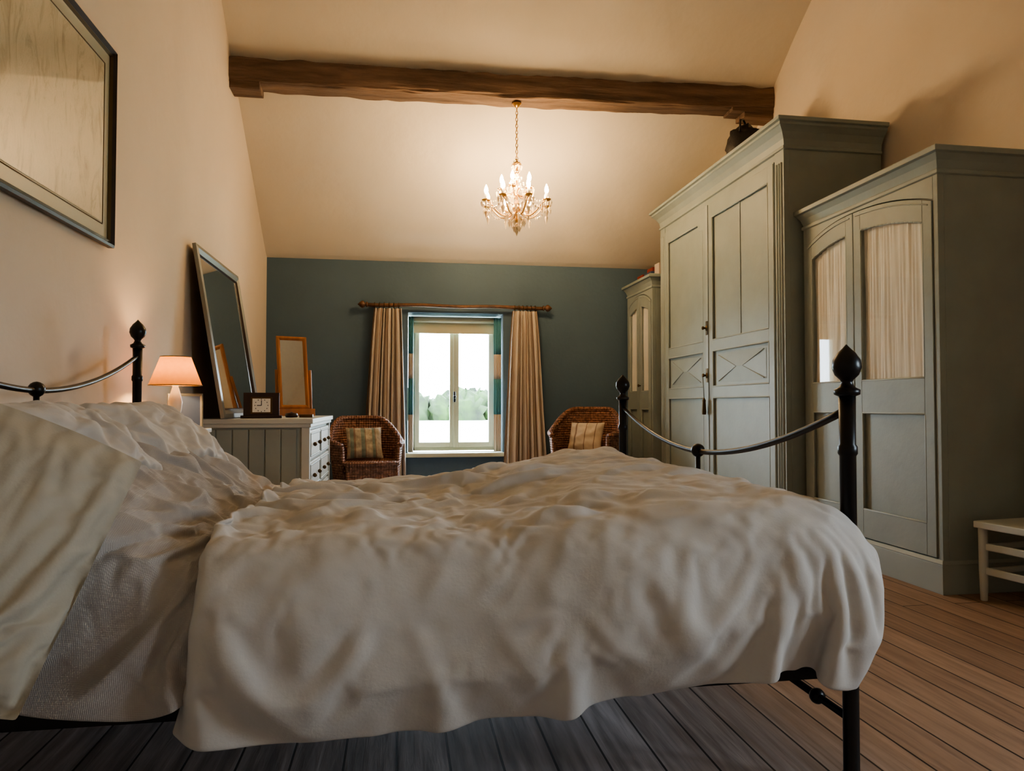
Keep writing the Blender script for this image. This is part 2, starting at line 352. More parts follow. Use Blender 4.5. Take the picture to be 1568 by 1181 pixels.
def pillow_sheets(c,T,seed=0,flange=.0,wr=.014,n=70,bulge=0,bow=0,grow=0):
    c=[np.array(q,float) for q in c]; u=np.linspace(-1,1,n); 
    U,V=np.meshgrid(u,u,indexing='ij')
    inset=.06
    Uu=U*(1-inset*(1-V**2)*np.abs(U)**3*.9); Vv=V*(1-inset*(1-U**2)*np.abs(V)**3*.9)
    bu=(1+Uu)/2; bv=(1+Vv)/2
    base=(c[0]*((1-bu)*(1-bv))[...,None]+c[1]*(bu*(1-bv))[...,None]+c[2]*(bu*bv)[...,None]+c[3]*((1-bu)*bv)[...,None])
    nrm=np.cross(c[1]-c[0],c[3]-c[0]); nrm=nrm/np.linalg.norm(nrm)
    vd=(c[3]-c[0])/np.linalg.norm(c[3]-c[0]); ud=(c[1]-c[0])/np.linalg.norm(c[1]-c[0])
    base=base+nrm*(bulge*(1-V**2))[...,None]+vd*(bow*(1-U**2)*np.clip(V,0,1)**2)[...,None]+ud*(bow*.8*(1-V**2)*np.clip(U,0,1)**2)[...,None]
    f=flange; ui=np.clip(np.abs(U)/(1-f),0,1); vi=np.clip(np.abs(V)/(1-f),0,1)
    t=T*np.clip((1-ui**2.6)*(1-vi**2.6),0,1)**.5*.5+.004
    w=wr*(rid(pn(U*2.4+V*.8,V*1.1-U*.4,seed+1))-.3+.6*rid(pn(U*4+V*2,V*3,seed+2)))+.012*pn(U*2,V*2,seed+3)
    e=np.clip(t/(T*.5),0,1)
    P1=base+nrm*(t+w*(e*.8+.2))[...,None]; P2=base-nrm*(t+w*e)[...,None]
    P2[0]=P1[0];P2[-1]=P1[-1];P2[:,0]=P1[:,0];P2[:,-1]=P1[:,-1]
    if grow:
        n1=normals(P1); n1=-n1 if (n1*nrm).sum()<0 else n1
        ed=(np.maximum(np.abs(U),np.abs(V))>.985)*1.0
        sd=.010*(1+pn(U*3+V,V*1.2,seed+5))*(1-np.maximum(np.abs(U),np.abs(V))**4)
        P1=clothsim(P1,n1,grow,sd,pin=ed,bend=1.2,frames=14)
    return P1,P2
PIL=[]
PIL.append((pillow_sheets([(-1.10,1.24,.35),(-.57,1.20,.33),(-.475,1.44,.70),(-1.06,1.44,.90)],.24,3,flange=.06,wr=.006,n=64,bulge=.03,bow=.04,grow=.08),M['pillow']))
PIL.append((pillow_sheets([(-.72,2.14,.62),(-.62,2.78,.60),(-.88,2.80,.80),(-.93,2.12,.80)],.14,9,n=40,wr=.008,grow=.08),M['duvet']))
PIL.append((pillow_sheets([(-.74,1.56,.62),(-.64,2.10,.62),(-.88,2.12,.80),(-.94,1.54,.80)],.14,15,n=40,wr=.008,grow=.08),M['duvet']))

# ---------------------------------------------------------------- room
XL,XR,YB,YF=-1.15,2.85,6.5,-.9
prof=[(YF,2.2),(.6,3.2),(1.5,3.77),(4.3,3.80),(4.75,3.49),(5.2,3.13),(5.6,2.81),(5.95,2.54),(6.2,2.33),(6.36,2.20),(6.45,2.135),(6.5,2.11)]
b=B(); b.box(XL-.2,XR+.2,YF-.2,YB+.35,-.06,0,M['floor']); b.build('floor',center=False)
nx=40; P=[]
xs=np.linspace(XL-.1,XR+.1,nx)
pr=[]
for i in range(len(prof)-1):
    for t in np.linspace(0,1,7)[:-1]: pr.append((prof[i][0]+(prof[i+1][0]-prof[i][0])*t,prof[i][1]+(prof[i+1][1]-prof[i][1])*t))
pr.append(prof[-1]); pr.append((YB+.35,2.05))
pa=np.array(pr); 
G=np.zeros((nx,len(pr),3)); G[:,:,0]=xs[:,None]; G[:,:,1]=pa[None,:,0]
G[:,:,2]=pa[None,:,1]+.012*pn(G[:,:,0]*1.3,G[:,:,1]*1.3,3)*np.clip((6.4-G[:,:,1])*2,0,1)
b=B(); b.grid(G,M['ceil']); G2=G.copy(); G2[:,:,2]+=.15; b.grid(G2,M['ceil']); o=b.build('ceiling',center=False,recalc=False)
full=[(YF-.2,2.1)]+[(p[0],p[1]+.05) for p in prof]+[(YB+.35,2.1)]
def ztop_at(y): return float(np.interp(y,[p[0] for p in full],[p[1] for p in full]))
def gable_piece(b,x0,x1,ya,yb,zb):
    top=[(ya,ztop_at(ya))]+[p for p in full if ya<p[0]<yb]+[(yb,ztop_at(yb))]
    b.prism([(ya,zb)]+top+[(yb,zb)],'x',x0,x1,M['plaster'])
b=B(); gable_piece(b,XL-.2,XL,YF-.2,YB+.35,0); b.build('wall_left',center=False)
sy0,sy1,sz0,sz1=.05,.85,.80,1.60
b=B(); gable_piece(b,XR,XR+.2,YF-.2,sy0,0); gable_piece(b,XR,XR+.2,sy1,YB+.35,0); gable_piece(b,XR,XR+.2,sy0,sy1,sz1); b.box(XR,XR+.2,sy0,sy1,0,sz0,M['plaster']); b.build('wall_right',center=False)
wx0,wx1,wz0,wz1=.085,.955,.36,1.65
def wallhole(name,y0,y1,h,x0,x1,z0,z1,m):
    b=B(); b.box(XL,x0,y0,y1,0,h,m); b.box(x1,XR,y0,y1,0,h,m); b.box(x0,x1,y0,y1,0,z0,m); b.box(x0,x1,y0,y1,z1,h,m)
    b.build(name,center=False)
wallhole('wall_back',YB,YB+.35,2.115,wx0,wx1,wz0,wz1,M['teal'])
b=B(); b.box(XL,XR,YF-.2,YF,0,2.25,M['plaster']); b.build('wall_front',center=False)
b=B(); b.box(XL,wx0+1.6,YB-.02,YB,0,.14,M['teal']); b.build('baseboard_back',.004)
b=B(); b.box(XL,XL+.02,YF,YB-.02,0,.14,M['white']); b.build('baseboard_left',.004)
b=B(); b.box(XR-.02,XR,YF,2.7,0,.14,M['white']); b.build('baseboard_right',.004)
def window(name,x0,x1,z0,z1,y,m,din,T=None):
    b=B(); t=.045
    if T is not None: b.T=T
    b.box(x0,x1,y-.03,y+.03,z1-t,z1,m); b.box(x0,x1,y-.03,y+.03,z0,z0+t*.7,m)
    b.box(x0,x0+t*.8,y-.03,y+.03,z0,z1,m); b.box(x1-t*.8,x1,y-.03,y+.03,z0,z1,m)
    mid=(x0+x1)/2; u=t*.8; f=.042
    for a,c in ((x0+u,mid),(mid,x1-u)):
        b.box(a,a+f,y-.045*din,y+.02,z0+t*.7,z1-t,m); b.box(c-f,c,y-.045*din,y+.02,z0+t*.7,z1-t,m)
        b.box(a+f,c-f,y-.045*din,y+.02,z0+t*.7,z0+t*.7+f*1.1,m); b.box(a+f,c-f,y-.045*din,y+.02,z1-t-f,z1-t,m)
        b.box(a+f,c-f,y-.004,y,z0+t*.7+f,z1-t-f,M['glass'])
    b.box(mid-.012,mid+.012,y-.065*din,y-.02,z0+.03,z1-.05,m)
    hz=z0+(z1-z0)*.40
    b.lathe([(.008,-.05),(.012,-.045),(.012,.045),(.008,.05)],(mid,y-.075*din,hz),M['black'],10)
    b.ball((mid+.0,y-.09*din,hz),.016,M['black'])
    return b.build(name,.003)
window('window_1',wx0+.03,wx1-.03,wz0+.02,wz1-.01,YB+.24,M['frame'],1)
# side window: local x -> world y, local y -> world x
Tm=Matrix(((0,1,0,0),(1,0,0,0),(0,0,1,0),(0,0,0,1)))
window('window_2',sy0,sy1,sz0,sz1,XR+.1,M['frame'],1,Tm)
b=B(); b.box(wx0-.04,wx1+.04,YB-.045,YB+.21,wz0-.025,wz0+.012,M['frame']); b.build('trim_1',.005)
b=B(); b.tube([(wx0+.03,YB+.12,wz1-.05),(wx1-.03,YB+.12,wz1-.05)],.028,M['blind'],14); b.box(wx0+.04,wx1-.04,YB+.145,YB+.148,wz1-.16,wz1-.05,M['blind']); b.box(wx0+.04,wx1-.04,YB+.14,YB+.153,wz1-.175,wz1-.155,M['blind']); b.build('roller_blind')
# exterior
b=B(); b.box(-60,60,7.2,120,-.3,-.1,M['ground']); b.box(3.3,60,-80,7.2,-.3,-.1,M['ground']); b.build('ground_outside',center=False)
b=B()
for i in range(60):
    x=-12+i*.6+R()*.4; r=.6+R()*.65
    k=12; n=18
    P=np.zeros((n+1,k+1,3)); yo=R()*2
    for a in range(n+1):
        for c in range(k+1):
            th=2*pi*a/n; ph=pi*c/k
            d=r*(1+.35*float(pn(a%n*.9+i*3,c*.9,5)))
            P[a,c]=(x+d*math.cos(th)*math.sin(ph),42+yo+d*math.sin(th)*math.sin(ph),.25+d*1.1*math.cos(ph))
    b.grid(P,M['hedge'])
b.build('hedge')

# ---------------------------------------------------------------- beam
def wood_beam(name,xa,xb,y,za,zb,w,h):
    n=140;k=24; P=np.zeros((n,k+1,3)); 
    xs=np.linspace(xa,xb,n)
    for i,x in enumerate(xs):
        t=(x-xa)/(xb-xa); z=za+(zb-za)*t-.018*math.sin(pi*t)
        for j in range(k+1):
            a=2*pi*j/k+pi/4; c,s_=math.cos(a),math.sin(a); e=.30
            yy=math.copysign(abs(c)**e,c)*w/2; zz=math.copysign(abs(s_)**e,s_)*h/2
            d=1+.13*float(pn(x*2.2,(j%k)*.6,2))+.10*float(pn(x*7,(j%k)*.8,4))
            P[i,j]=(x,y+yy*d,z+zz*d)
    b=B(); b.grid(P,M['beam'])
    b.box(xa,xa+.2,y-w*.42,y+w*.4,za-h/2-.045,za-h/2+.04,M['beam'])
    b.box(xb-.34,xb,y-w*.44,y+w*.4,zb-h/2-.03,zb-h/2+.04,M['beam'])
    b.box(xb-.24,xb,y-w*.40,y+w*.38,zb-h/2-.07,zb-h/2+.04,M['beam'])
    return b.build(name,.008)
wood_beam('ceiling_beam',XL,XR,5.12,3.11,3.175,.19,.175)

# ---------------------------------------------------------------- bed frame
bx0,bx1,by0,by1=-1.0,.955,1.40,2.95
bed=empty('bed',((bx0+bx1)/2,(by0+by1)/2,0))
def finial(b,x,y,z):
    b.lathe([(.017,0),(.026,.004),(.027,.014),(.016,.02),(.011,.03),(.014,.036),(.024,.046),(.03,.062),(.028,.078),(.018,.094),(.008,.104),(.001,.112)],(x,y,z),M['black'],20)
def post(b,x,y,ztop):
    b.lathe([(.024,0),(.024,.02),(.0165,.03),(.0165,ztop-.24),(.02,ztop-.235),(.02,ztop-.22),(.0165,ztop-.215),(.0175,ztop-.11)],(x,y,0),M['black'],20)
    finial(b,x,y,ztop-.112)
b=B()
for y in (by0,by1): post(b,bx1,y,.94)
for y in (by0,by1): post(b,bx0,y,1.14)
def sag(x,z0,zm):
    return [(x,by0+(by1-by0)*t,zm+(z0-zm)*(abs(2*t-1)**1.9)) for t in np.linspace(0,1,33)]
b.tube(sag(bx1,.80,.66),.0085,M['black']); b.tube(sag(bx0,1.0,.85),.0085,M['black'])
ym=(by0+by1)/2
b.ball((bx1,ym,.663),.022,M['black']); b.ball((bx0,ym,.853),.022,M['black'])
b.tube([(bx1,ym,.66),(bx1,ym,.14)],.008,M['black']); b.tube([(bx0,ym,.85),(bx0,ym,.14)],.008,M['black'])
for x in (bx1,bx0):
    b.tube([(x,by0,.14),(x,by1,.14)],.009,M['black'])
    b.tube([(x,by0,.30),(x,by1,.30)],.012,M['black'])
    for k in (.08,.92): b.ball((x,by0+(by1-by0)*k,.14),.018,M['black'])
for y in (by0+.0,by1):
    b.box(bx0,bx1,y-.012,y+.012,.235,.33,M['black'])
for k in range(1,13):
    x=bx0+(bx1-bx0)*k/13; b.box(x-.03,x+.03,by0+.013,by1-.013,.285,.30,M['pine'])
b.build('bed_frame',parent=bed)
b=B(); b.box(-.97,.90,by0+.045,by1-.045,.302,.50,M['mattress']); b.build('mattress',.04,parent=bed)

b=B(); b.grid(DUV,M['duvet']); b.build('duvet',solid=.012,recalc=False,subs=2)
b=B(); b.grid(COV,M['waffle']); b.build('bed_coverlet',solid=.006,recalc=False,subs=2)
for (P1,P2),m in PIL:
    b=B(); b.grid(P1,m); b.grid(P2[::-1],m); b.build('pillow',subs=1)
def pillow(name,c,T,m,seed=0,wr=.003,n=40):
    P1,P2=pillow_sheets(c,T,seed,wr=wr,n=n)
    b=B(); b.grid(P1,m); b.grid(P2[::-1],m); return b.build(name)

# ---------------------------------------------------------------- wardrobes
def panel_frame(b,xf,ya,yb,za,zb,m,arch=None):
    r=.006
    if arch is None:
        pts=[(ya,za),(yb,za),(yb,zb),(ya,zb),(ya,za)]
    else: pts=[(ya,za),(yb,za)]+arch[::-1]+[(ya,za)]
    for p,q in zip(pts[:-1],pts[1:]):
        b.tube([(xf,p[0],p[1]),(xf,q[0],q[1])],r,m,6)
def wardrobe_arched(name,X,y0,y1,H,split,xb=XR-.01):
    b=B(); m=M['sage']; ml=M['sagel']
    b.box(X+.03,xb,y0,y1,.0,H-.06,m)
    b.box(X-.012,xb,y0-.01,y1+.01,0,.125,ml); b.rectloft(X-.012,xb,y0-.01,y1+.01,[(0,.125),(0,.13),(-.012,.145)],ml)
    b.rectloft(X,xb,y0,y1,[(0,H-.12),(.008,H-.115),(.008,H-.10),(.0,H-.095),(.012,H-.06),(.03,H-.035),(.045,H-.03),(.045,H-.008),(.03,H)],m)
    st=.028
    b.box(X,X+.03,y0,y0+st,.125,H-.1,m); b.box(X,X+.03,y1-st,y1,.125,H-.1,m)
    yc=split
    def ar(y):
        t=(y-yc)/((y1-yc) if y>yc else (yc-y0)); return H-.14-.10*abs(t)**2.2
    ys=np.linspace(y0+st,y1-st,31)
    b.prism([(y,ar(y)+.006) for y in ys]+[(y1-st,H-.09),(y0+st,H-.09)],'x',X,X+.03,m)
    for (a,c) in ((y0+st+.003,yc-.003),(yc+.003,y1-st-.003)):
        s_=.055; dz0=.15; xo=X-.006
        gz0=.93; 
        def win(y): return ar(y)-.10
        for (p,q) in ((a,a+s_),(c-s_,c)):
            yy=np.linspace(p,q,6); b.prism([(p,dz0),(q,dz0)]+[(y,ar(y)) for y in yy[::-1]],'x',xo,X+.025,m)
        yy=np.linspace(a+s_,c-s_,16)
        b.prism([(y,win(y)) for y in yy]+[(y,ar(y)) for y in yy[::-1]],'x',xo,X+.025,m)
        b.box(xo,X+.025,a+s_,c-s_,dz0,.29,m); b.box(xo,X+.025,a+s_,c-s_,.77,gz0,m)
        b.box(X+.012,X+.02,a+s_,c-s_,.29,.77,m)
        panel_frame(b,xo+.004,a+s_,c-s_,.29,.77,ml)
        panel_frame(b,xo+.004,a+s_,c-s_,gz0,0,ml,arch=[(y,win(y)) for y in yy])
        b.tube([(xo-.001,y,ar(y)-.02) for y in np.linspace(a+.02,c-.02,12)],.004,ml,6)
        n=160; P=np.zeros((n,20,3))
        for i in range(n):
            y=a+s_-.005+(c-a-2*s_+.01)*i/(n-1)
            for j in range(20):
                z=gz0-.01+(win(min(max(y,a+s_),c-s_))+.01-gz0)*j/19
                P[i,j]=(X+.0175+.0062*float(pn(y*26,z*1.1,8))+.0035*float(pn(y*60,z*2.2,9)),y,z)
        b.grid(P,M['lace'])
        yy2=np.linspace(a+s_,c-s_,10)
        b.add([(X+.003,y,gz0) for y in yy2]+[(X+.003,y,win(y)) for y in yy2],[(i,i+1,11+i,10+i) for i in range(9)],M['glass'])
    b.lathe([(.004,0),(.006,-.012),(.013,-.02),(.012,-.028),(.001,-.032)],(X-.006,yc-.045,.98),M['brass'],12,axis='x')
    b.box(X-.009,X-.004,yc-.004,yc+.0,.15,ar(yc)-.005,ml)
    return b.build(name,.002)
wardrobe_arched('wardrobe',2.30,2.725,3.755,1.93,3.30)
wardrobe_arched('wardrobe',2.14,5.79,6.46,1.93,6.12)

def armoire(name,X,y0,y1,H,split,xb=XR-.03):
    b=B(); m=M['sage']; ml=M['sagel']
    b.box(X+.03,xb,y0,y1,0,H-.05,m)
    b.rectloft(X-.01,xb,y0-.008,y1+.008,[(.01,0),(.01,.11),(0,.13)],ml)
    b.rectloft(X,xb,y0,y1,[(0,H-.17),(.012,H-.165),(.012,H-.15),(.004,H-.145),(.01,H-.11),(.03,H-.075),(.055,H-.05),(.062,H-.045),(.062,H-.03),(.078,H-.025),(.078,H-.005),(.07,H)],m)
    st=.10
    for (p,q) in ((y0,y0+st),(y1-st,y1)):
        b.box(X-.004,X+.03,p,q,.13,H-.16,m)
        for k in (.25,.5,.75):
            yy=p+(q-p)*k; b.tube([(X-.005,yy,.2),(X-.005,yy,H-.24)],.008,ml,8)
    b.box(X,X+.03,y0+st,y1-st,H-.21,H-.15,m)
    zt=H-.215
    for side,(a,c) in enumerate(((y0+st+.004,split-.004),(split+.004,y1-st-.004))):
        s_=.075; xo=X-.008
        b.box(xo,X+.02,a,a+s_,.14,zt,m); b.box(xo,X+.02,c-s_,c,.14,zt,m)
        rails=[(.14,.22),(.86,.94),(1.19,1.27),(zt-.10,zt)]
        for (p,q) in rails: b.box(xo,X+.02,a+s_,c-s_,p,q,m)
        pans=[(.22,.86),(.94,1.19),(1.27,zt-.10)]
        for k,(p,q) in enumerate(pans):
            b.box(X+.008,X+.02,a+s_,c-s_,p,q,m); 
            if k==2 and side==1:
                e=.06; arch=[(a+s_,q-e),(a+s_+e,q-e*.7),(a+s_+e*1.4,q),(c-s_,q)]
                b.prism([(a+s_,q-e),(a+s_+e,q-e*.7),(a+s_+e*1.4,q+.002),(a+s_,q+.002)],'x',xo,X+.02,m)
                panel_frame(b,xo+.003,a+s_,c-s_,p,q,ml,arch=arch)
            elif k==2:
                panel_frame(b,xo+.003,a+s_,c-s_,p,q,ml)
                b.box(X+.003,X+.01,(a+c)/2-.012,(a+c)/2-.004,p,q,m)
            else: panel_frame(b,xo+.003,a+s_,c-s_,p,q,ml)
            if k==1:
                yc=(a+c)/2; zc=(p+q)/2; w=(c-a)/2-s_-.02; hh=(q-p)/2-.02
                b.add([(X+.006,yc-w*.9,zc+hh*.9),(X+.006,yc-w*.9,zc-hh*.9),(X-.004,yc-w*.1,zc),(X+.006,yc+w*.9,zc+hh*.9),(X+.006,yc+w*.9,zc-hh*.9),(X-.004,yc+w*.1,zc),(X+.008,yc,zc+hh),(X+.008,yc,zc-hh)],
                      [(0,1,2),(3,5,4),(0,2,5,3,6),(1,7,4,5,2)],m)
                for sg in (-1,1):
                    b.tube([(X-.000,yc+sg*w*.85,zc+hh*.85),(X-.004,yc+sg*w*.12,zc),(X-.000,yc+sg*w*.85,zc-hh*.85)],.003,ml,6)
        b.tube([(xo,a+.008,.15),(xo,a+.008,zt-.005)],.005,ml,6); b.tube([(xo,c-.008,.15),(xo,c-.008,zt-.005)],.005,ml,6)
    b.box(X-.014,X-.004,split-.02,split+.02,.14,zt,ml)
    for z in (1.36,1.02):
        b.lathe([(.003,0),(.02,-.003),(.02,-.006),(.006,-.012),(.008,-.02),(.014,-.03),(.011,-.037),(.001,-.04)],(X-.014,split-.0,z),M['brass'],12,axis='x')
        b.box(X-.018,X-.014,split-.014,split+.014,z-.05,z+.05,M['brass'])
    b.tube([(X-.05,split,1.01),(X-.045,split-.005,.93),(X-.04,split,.86)],.004,M['sagel'],6)
    b.lathe([(.004,.86),(.014,.84),(.012,.83),(.016,.76),(.014,.74),(.001,.74)],(X-.04,split,0),M['brass'],10)
    return b.build(name,.002)
armoire('armoire',2.20,3.78,5.74,2.46,4.81)

# things on top
b=B(); P=np.zeros((25,13,3))
for i in range(25):
    for j in range(13):
        th=2*pi*i/24; ph=pi*j/12; d=1+.18*float(pn((i%24)*.5,j*.6,6))
        P[i,j]=(2.42+.15*d*math.cos(th)*math.sin(ph)**.6,4.62+.15*d*math.sin(th)*math.sin(ph)**.6,2.46+.14+.155*d*math.cos(ph)*(1+.25*math.sin(th)))
P[...,2]=np.maximum(P[...,2],2.462)
b.grid(P,M['bag']); b.tube([(2.32,4.55,2.70),(2.33,4.56,2.78),(2.38,4.62,2.81),(2.44,4.68,2.78),(2.46,4.7,2.70)],.008,M['bag'],8); b.build('handbag')
b=B(); b.lathe([(.09,0),(.09,.006),(.06,.01),(.055,.03),(.035,.045),(.001,.05)],(2.45,3.87,2.462),M['bag'],20); b.build('cap')
b=B(); z=1.932
b.box(2.2,2.32,6.22,6.4,z,z+.045,M['card']); b.box(2.21,2.31,6.23,6.38,z+.045,z+.075,M['red']); b.build('storage_box',.003)
b=B(); b.box(2.2,2.38,5.98,6.16,z,z+.06,M['blue']); b.box(2.22,2.36,6.0,6.14,z+.06,z+.10,M['red']); b.box(2.22,2.33,5.84,5.95,z,z+.11,M['card']); b.build('storage_box',.003)

# ---------------------------------------------------------------- chest on left
b=B(); x0,x1,y0,y1,H=XL+.022,-.5,4.2,5.42,.73
b.box(x0,x1+.02,y0-.02,y1+.02,H-.028,H,M['white'])
b.box(x0,x1+.008,y0-.008,y1+.008,H-.05,H-.028,M['white'])
b.box(x0,x1-.02,y0+.012,y1-.012,.10,H-.05,M['sage'])
for k in range(6):
    ya=x0+.03+(x1-x0-.1)*k/6; b.box(ya+.003,ya+(x1-x0-.1)/6-.003,y0+.004,y0+.014,.12,H-.06,M['sage'])
for (xx,yy) in ((x1-.045,y0),(x1-.045,y1-.045),(x0,y0),(x0,y1-.045)):
    b.box(xx,xx+.045,yy,yy+.045,0,H-.05,M['white'])
b.box(x0,x1,y0,y0+.02,.08,.14,M['white'])
for c in range(2):
    for r in range(3):
        ya=y0+.06+c*(y1-y0-.10)/2; yb=ya+(y1-y0-.14)/2; za=.12+r*.185
        b.box(x1-.02,x1-.004,ya,yb,za,za+.17,M['white']); panel_frame(b,x1-.004,ya+.02,yb-.02,za+.02,za+.15,M['sagel'])
        for k in (.25,.75): b.ball((x1+.01,ya+(yb-ya)*k,za+.085),.013,M['brass'])
b.build('chest_of_drawers',.003)
b=B(); b.T=Matrix.Translation((-.80,4.40,.731))@Matrix.Rotation(math.radians(8),4,'Z')
b.box(-.10,.10,-.03,.03,0,.15,M['darkw']); b.box(-.115,.115,-.04,.04,0,.016,M['darkw']); b.box(-.06,.06,-.034,-.03,.025,.125,M['brass'])
b.box(-.05,.05,-.036,-.034,.035,.115,M['lace']); b.box(-.002,.002,-.038,-.036,.075,.105,M['black']); b.box(-.025,.0,-.038,-.036,.073,.077,M['black'])
for k in range(12):
    a=k*pi/6; b.box(.036*math.cos(a)-.002,.036*math.cos(a)+.002,-.0375,-.036,.075+.036*math.sin(a)-.003,.075+.036*math.sin(a)+.003,M['black'])
b.build('mantel_clock',.003)
b=B(); b.T=Matrix.Translation((-.66,4.62,.731)); b.lathe([(.035,0),(.04,.01),(.035,.025),(.01,.03),(.001,.035)],(0,0,0),M['darkw'],16); b.box(.05,.13,-.03,.03,0,.018,M['brass']); b.build('trinket_dish',.001)
def framed(name,c,fw,ft,mf,mi,inner=None):
    c=[Vector(q) for q in c]; ux=(c[1]-c[0]); W=ux.length; ux.normalize(); uy=(c[3]-c[0]); Hh=uy.length; uy.normalize(); n=ux.cross(uy).normalized()
    b=B(); b.T=Matrix(((ux.x,uy.x,n.x,c[0].x),(ux.y,uy.y,n.y,c[0].y),(ux.z,uy.z,n.z,c[0].z),(0,0,0,1)))
    def ring(o,i,z0,z1,z2,m):
        v=[];
        for off,z in ((o,z0),(o,z1),((o+i)/2,z2),(i,z1*.6),(i,z0)):
            v+=[(off,off,z),(W-off,off,z),(W-off,Hh-off,z),(off,Hh-off,z)]
        f=[]
        for j in range(4):
            for k in range(4): f.append((j*4+k,j*4+(k+1)%4,(j+1)*4+(k+1)%4,(j+1)*4+k))
        b.add(v,f,m)
    ring(0,fw,0,ft,ft*1.25,mf)
    if inner: 
        ring(fw,fw+inner[0],0,ft*.6,ft*.8,inner[1]); fw2=fw+inner[0]
    else: fw2=fw
    b.box(.004,W-.004,.004,Hh-.004,0,.004,M['darkw'])
    b.add([(fw2,fw2,.006),(W-fw2,fw2,.006),(W-fw2,Hh-fw2,.006),(fw2,Hh-fw2,.006)],[(0,1,2,3)],mi)
    return b,W,Hh
b,_,_=framed('m',[(-.965,4.12,.733),(-.965,5.17,.733),(-1.125,5.17,1.70),(-1.125,4.12,1.70)],.045,.02,M['steel'],M['mirror'],inner=(.012,M['darkw']))
b.build('leaning_mirror')
b,_,_=framed('m',[(-.83,5.20,.78),(-.63,5.28,.78),(-.67,5.36,1.30),(-.87,5.28,1.30)],.028,.015,M['pine'],M['mirror'])
b.T=Matrix.Identity(4)
b.tube([(-.845,5.24,.735),(-.855,5.24,1.06)],.012,M['pine'],8); b.tube([(-.625,5.32,.735),(-.635,5.32,1.06)],.012,M['pine'],8)
b.T=Matrix.Translation((-.735,5.28,.731))@Matrix.Rotation(math.atan2(.08,.2),4,'Z'); b.box(-.13,.13,-.07,.07,0,.05,M['pine'])
b.build('dressing_mirror',.003)
b,W,Hh=framed('p',[(XL+.012,1.72,1.43),(XL+.012,3.02,1.43),(XL+.012,3.02,2.215),(XL+.012,1.72,2.215)],.018,.022,M['darkw'],M['matboard'],inner=(.012,M['brass']))
q=.085
b.add([(q,q,.008),(W-q,q,.008),(W-q,Hh-q,.008),(q,Hh-q,.008)],[(0,1,2,3)],M['art'])
q2=.078
for a_,c_ in (((q2,q2),(W-q2,q2)),((W-q2,q2),(W-q2,Hh-q2)),((W-q2,Hh-q2),(q2,Hh-q2)),((q2,Hh-q2),(q2,q2))):
    b.tube([(a_[0],a_[1],.007),(c_[0],c_[1],.007)],.002,M['brass'],6)
b.build('framed_print')
b=B(); b.box(XL+.022,-.87,3.1,3.55,.68,.70,M['white']); b.box(XL+.03,-.885,3.12,3.53,.56,.68,M['white'])
for xx in (XL+.03,-.915):
    for yy in (3.12,3.50): b.box(xx,xx+.03,yy,yy+.03,0,.56,M['white'])
b.box(XL+.03,-.885,3.12,3.53,.2,.215,M['white']); b.ball((-.875,3.32,.62),.012,M['brass']); b.build('bedside_table',.004)
lx,ly=-.965,3.31
tl=empty('table_lamp',(lx,ly,.70))
b=B(); b.lathe([(.055,0),(.055,.012),(.03,.02),(.02,.05),(.026,.09),(.03,.12),(.02,.16),(.012,.19),(.012,.215),(.001,.216)],(lx,ly,.701),M['white'],20)
b.build('lamp_base',parent=tl)
bb=B(); n=48; v=[]; f=[]
for (r,z) in ((.108,.895),(.085,.957),(.062,1.02)):
    for i in range(n): a=2*pi*i/n; v.append((lx+r*math.cos(a),ly+r*math.sin(a),z))
for j in range(2):
    for i in range(n): f.append((j*n+i,j*n+(i+1)%n,(j+1)*n+(i+1)%n,(j+1)*n+i))
bb.add(v,f,M['shade'],True)
for (r,z) in ((.108,.895),(.062,1.02)):
    bb.tube([(lx+r*math.cos(2*pi*i/n),ly+r*math.sin(2*pi*i/n),z) for i in range(n+1)],.002,M['brass'],6)
bb.build('lamp_shade',parent=tl)
def plight(name,loc,power,col,r,parent=None):
    l=bpy.data.lights.new(name,'POINT'); l.energy=power; l.color=col; l.shadow_soft_size=r
    o=bpy.data.objects.new(name,l); o.location=loc; scene.collection.objects.link(o)
    if parent: o.parent=parent; o.matrix_parent_inverse=parent.matrix_world.inverted()
    return o
plight('lamp_bulb',(lx,ly,.955),5.2,(1,.60,.26),.022,tl)
b,_,_=framed('f',[(-1.03,3.42,.702),(-.90,3.50,.702),(-.91,3.53,.86),(-1.04,3.45,.86)],.012,.01,M['steel'],M['blue']); b.build('photo_frame')

# ---------------------------------------------------------------- curtains
def curtain(name,t0,t1,b0,b1,zt,zb,ybase,seed,np_=7):
    n=150;k=40; P=np.zeros((n,k,3))
    for i in range(n):
        u=i/(n-1)
        for j in range(k):
            v=j/(k-1); e=v**.8
            x=(t0+(t1-t0)*u)*(1-e)+(b0+(b1-b0)*u)*e
            amp=.022+.022*v
            ph=2*pi*np_*u+.8*float(pn(u*3,v*1.5,seed))
            P[i,j]=(x+.01*math.sin(ph*.5+1),ybase+amp*math.sin(ph)+.015*float(pn(u*4,v*3,seed+1)),zt+(zb-zt)*v)
    b=B(); b.grid(P,M['curt'],matcol=lambda i: M['curts'] if (i%13) in (0,1) else M['curt'])
    o=b.build(name,recalc=False,solid=.003); return o
curtain('curtain',-.225,.03,-.33,.08,1.668,.02,YB-.09,3)
curtain('curtain',1.02,1.26,.925,1.37,1.668,.02,YB-.09,8)
b=B(); yr=YB-.09; zr=1.70
b.tube([(x,yr,zr+.004*math.sin(x*9)) for x in np.linspace(-.27,1.31,30)],.017,M['rodw'],12)
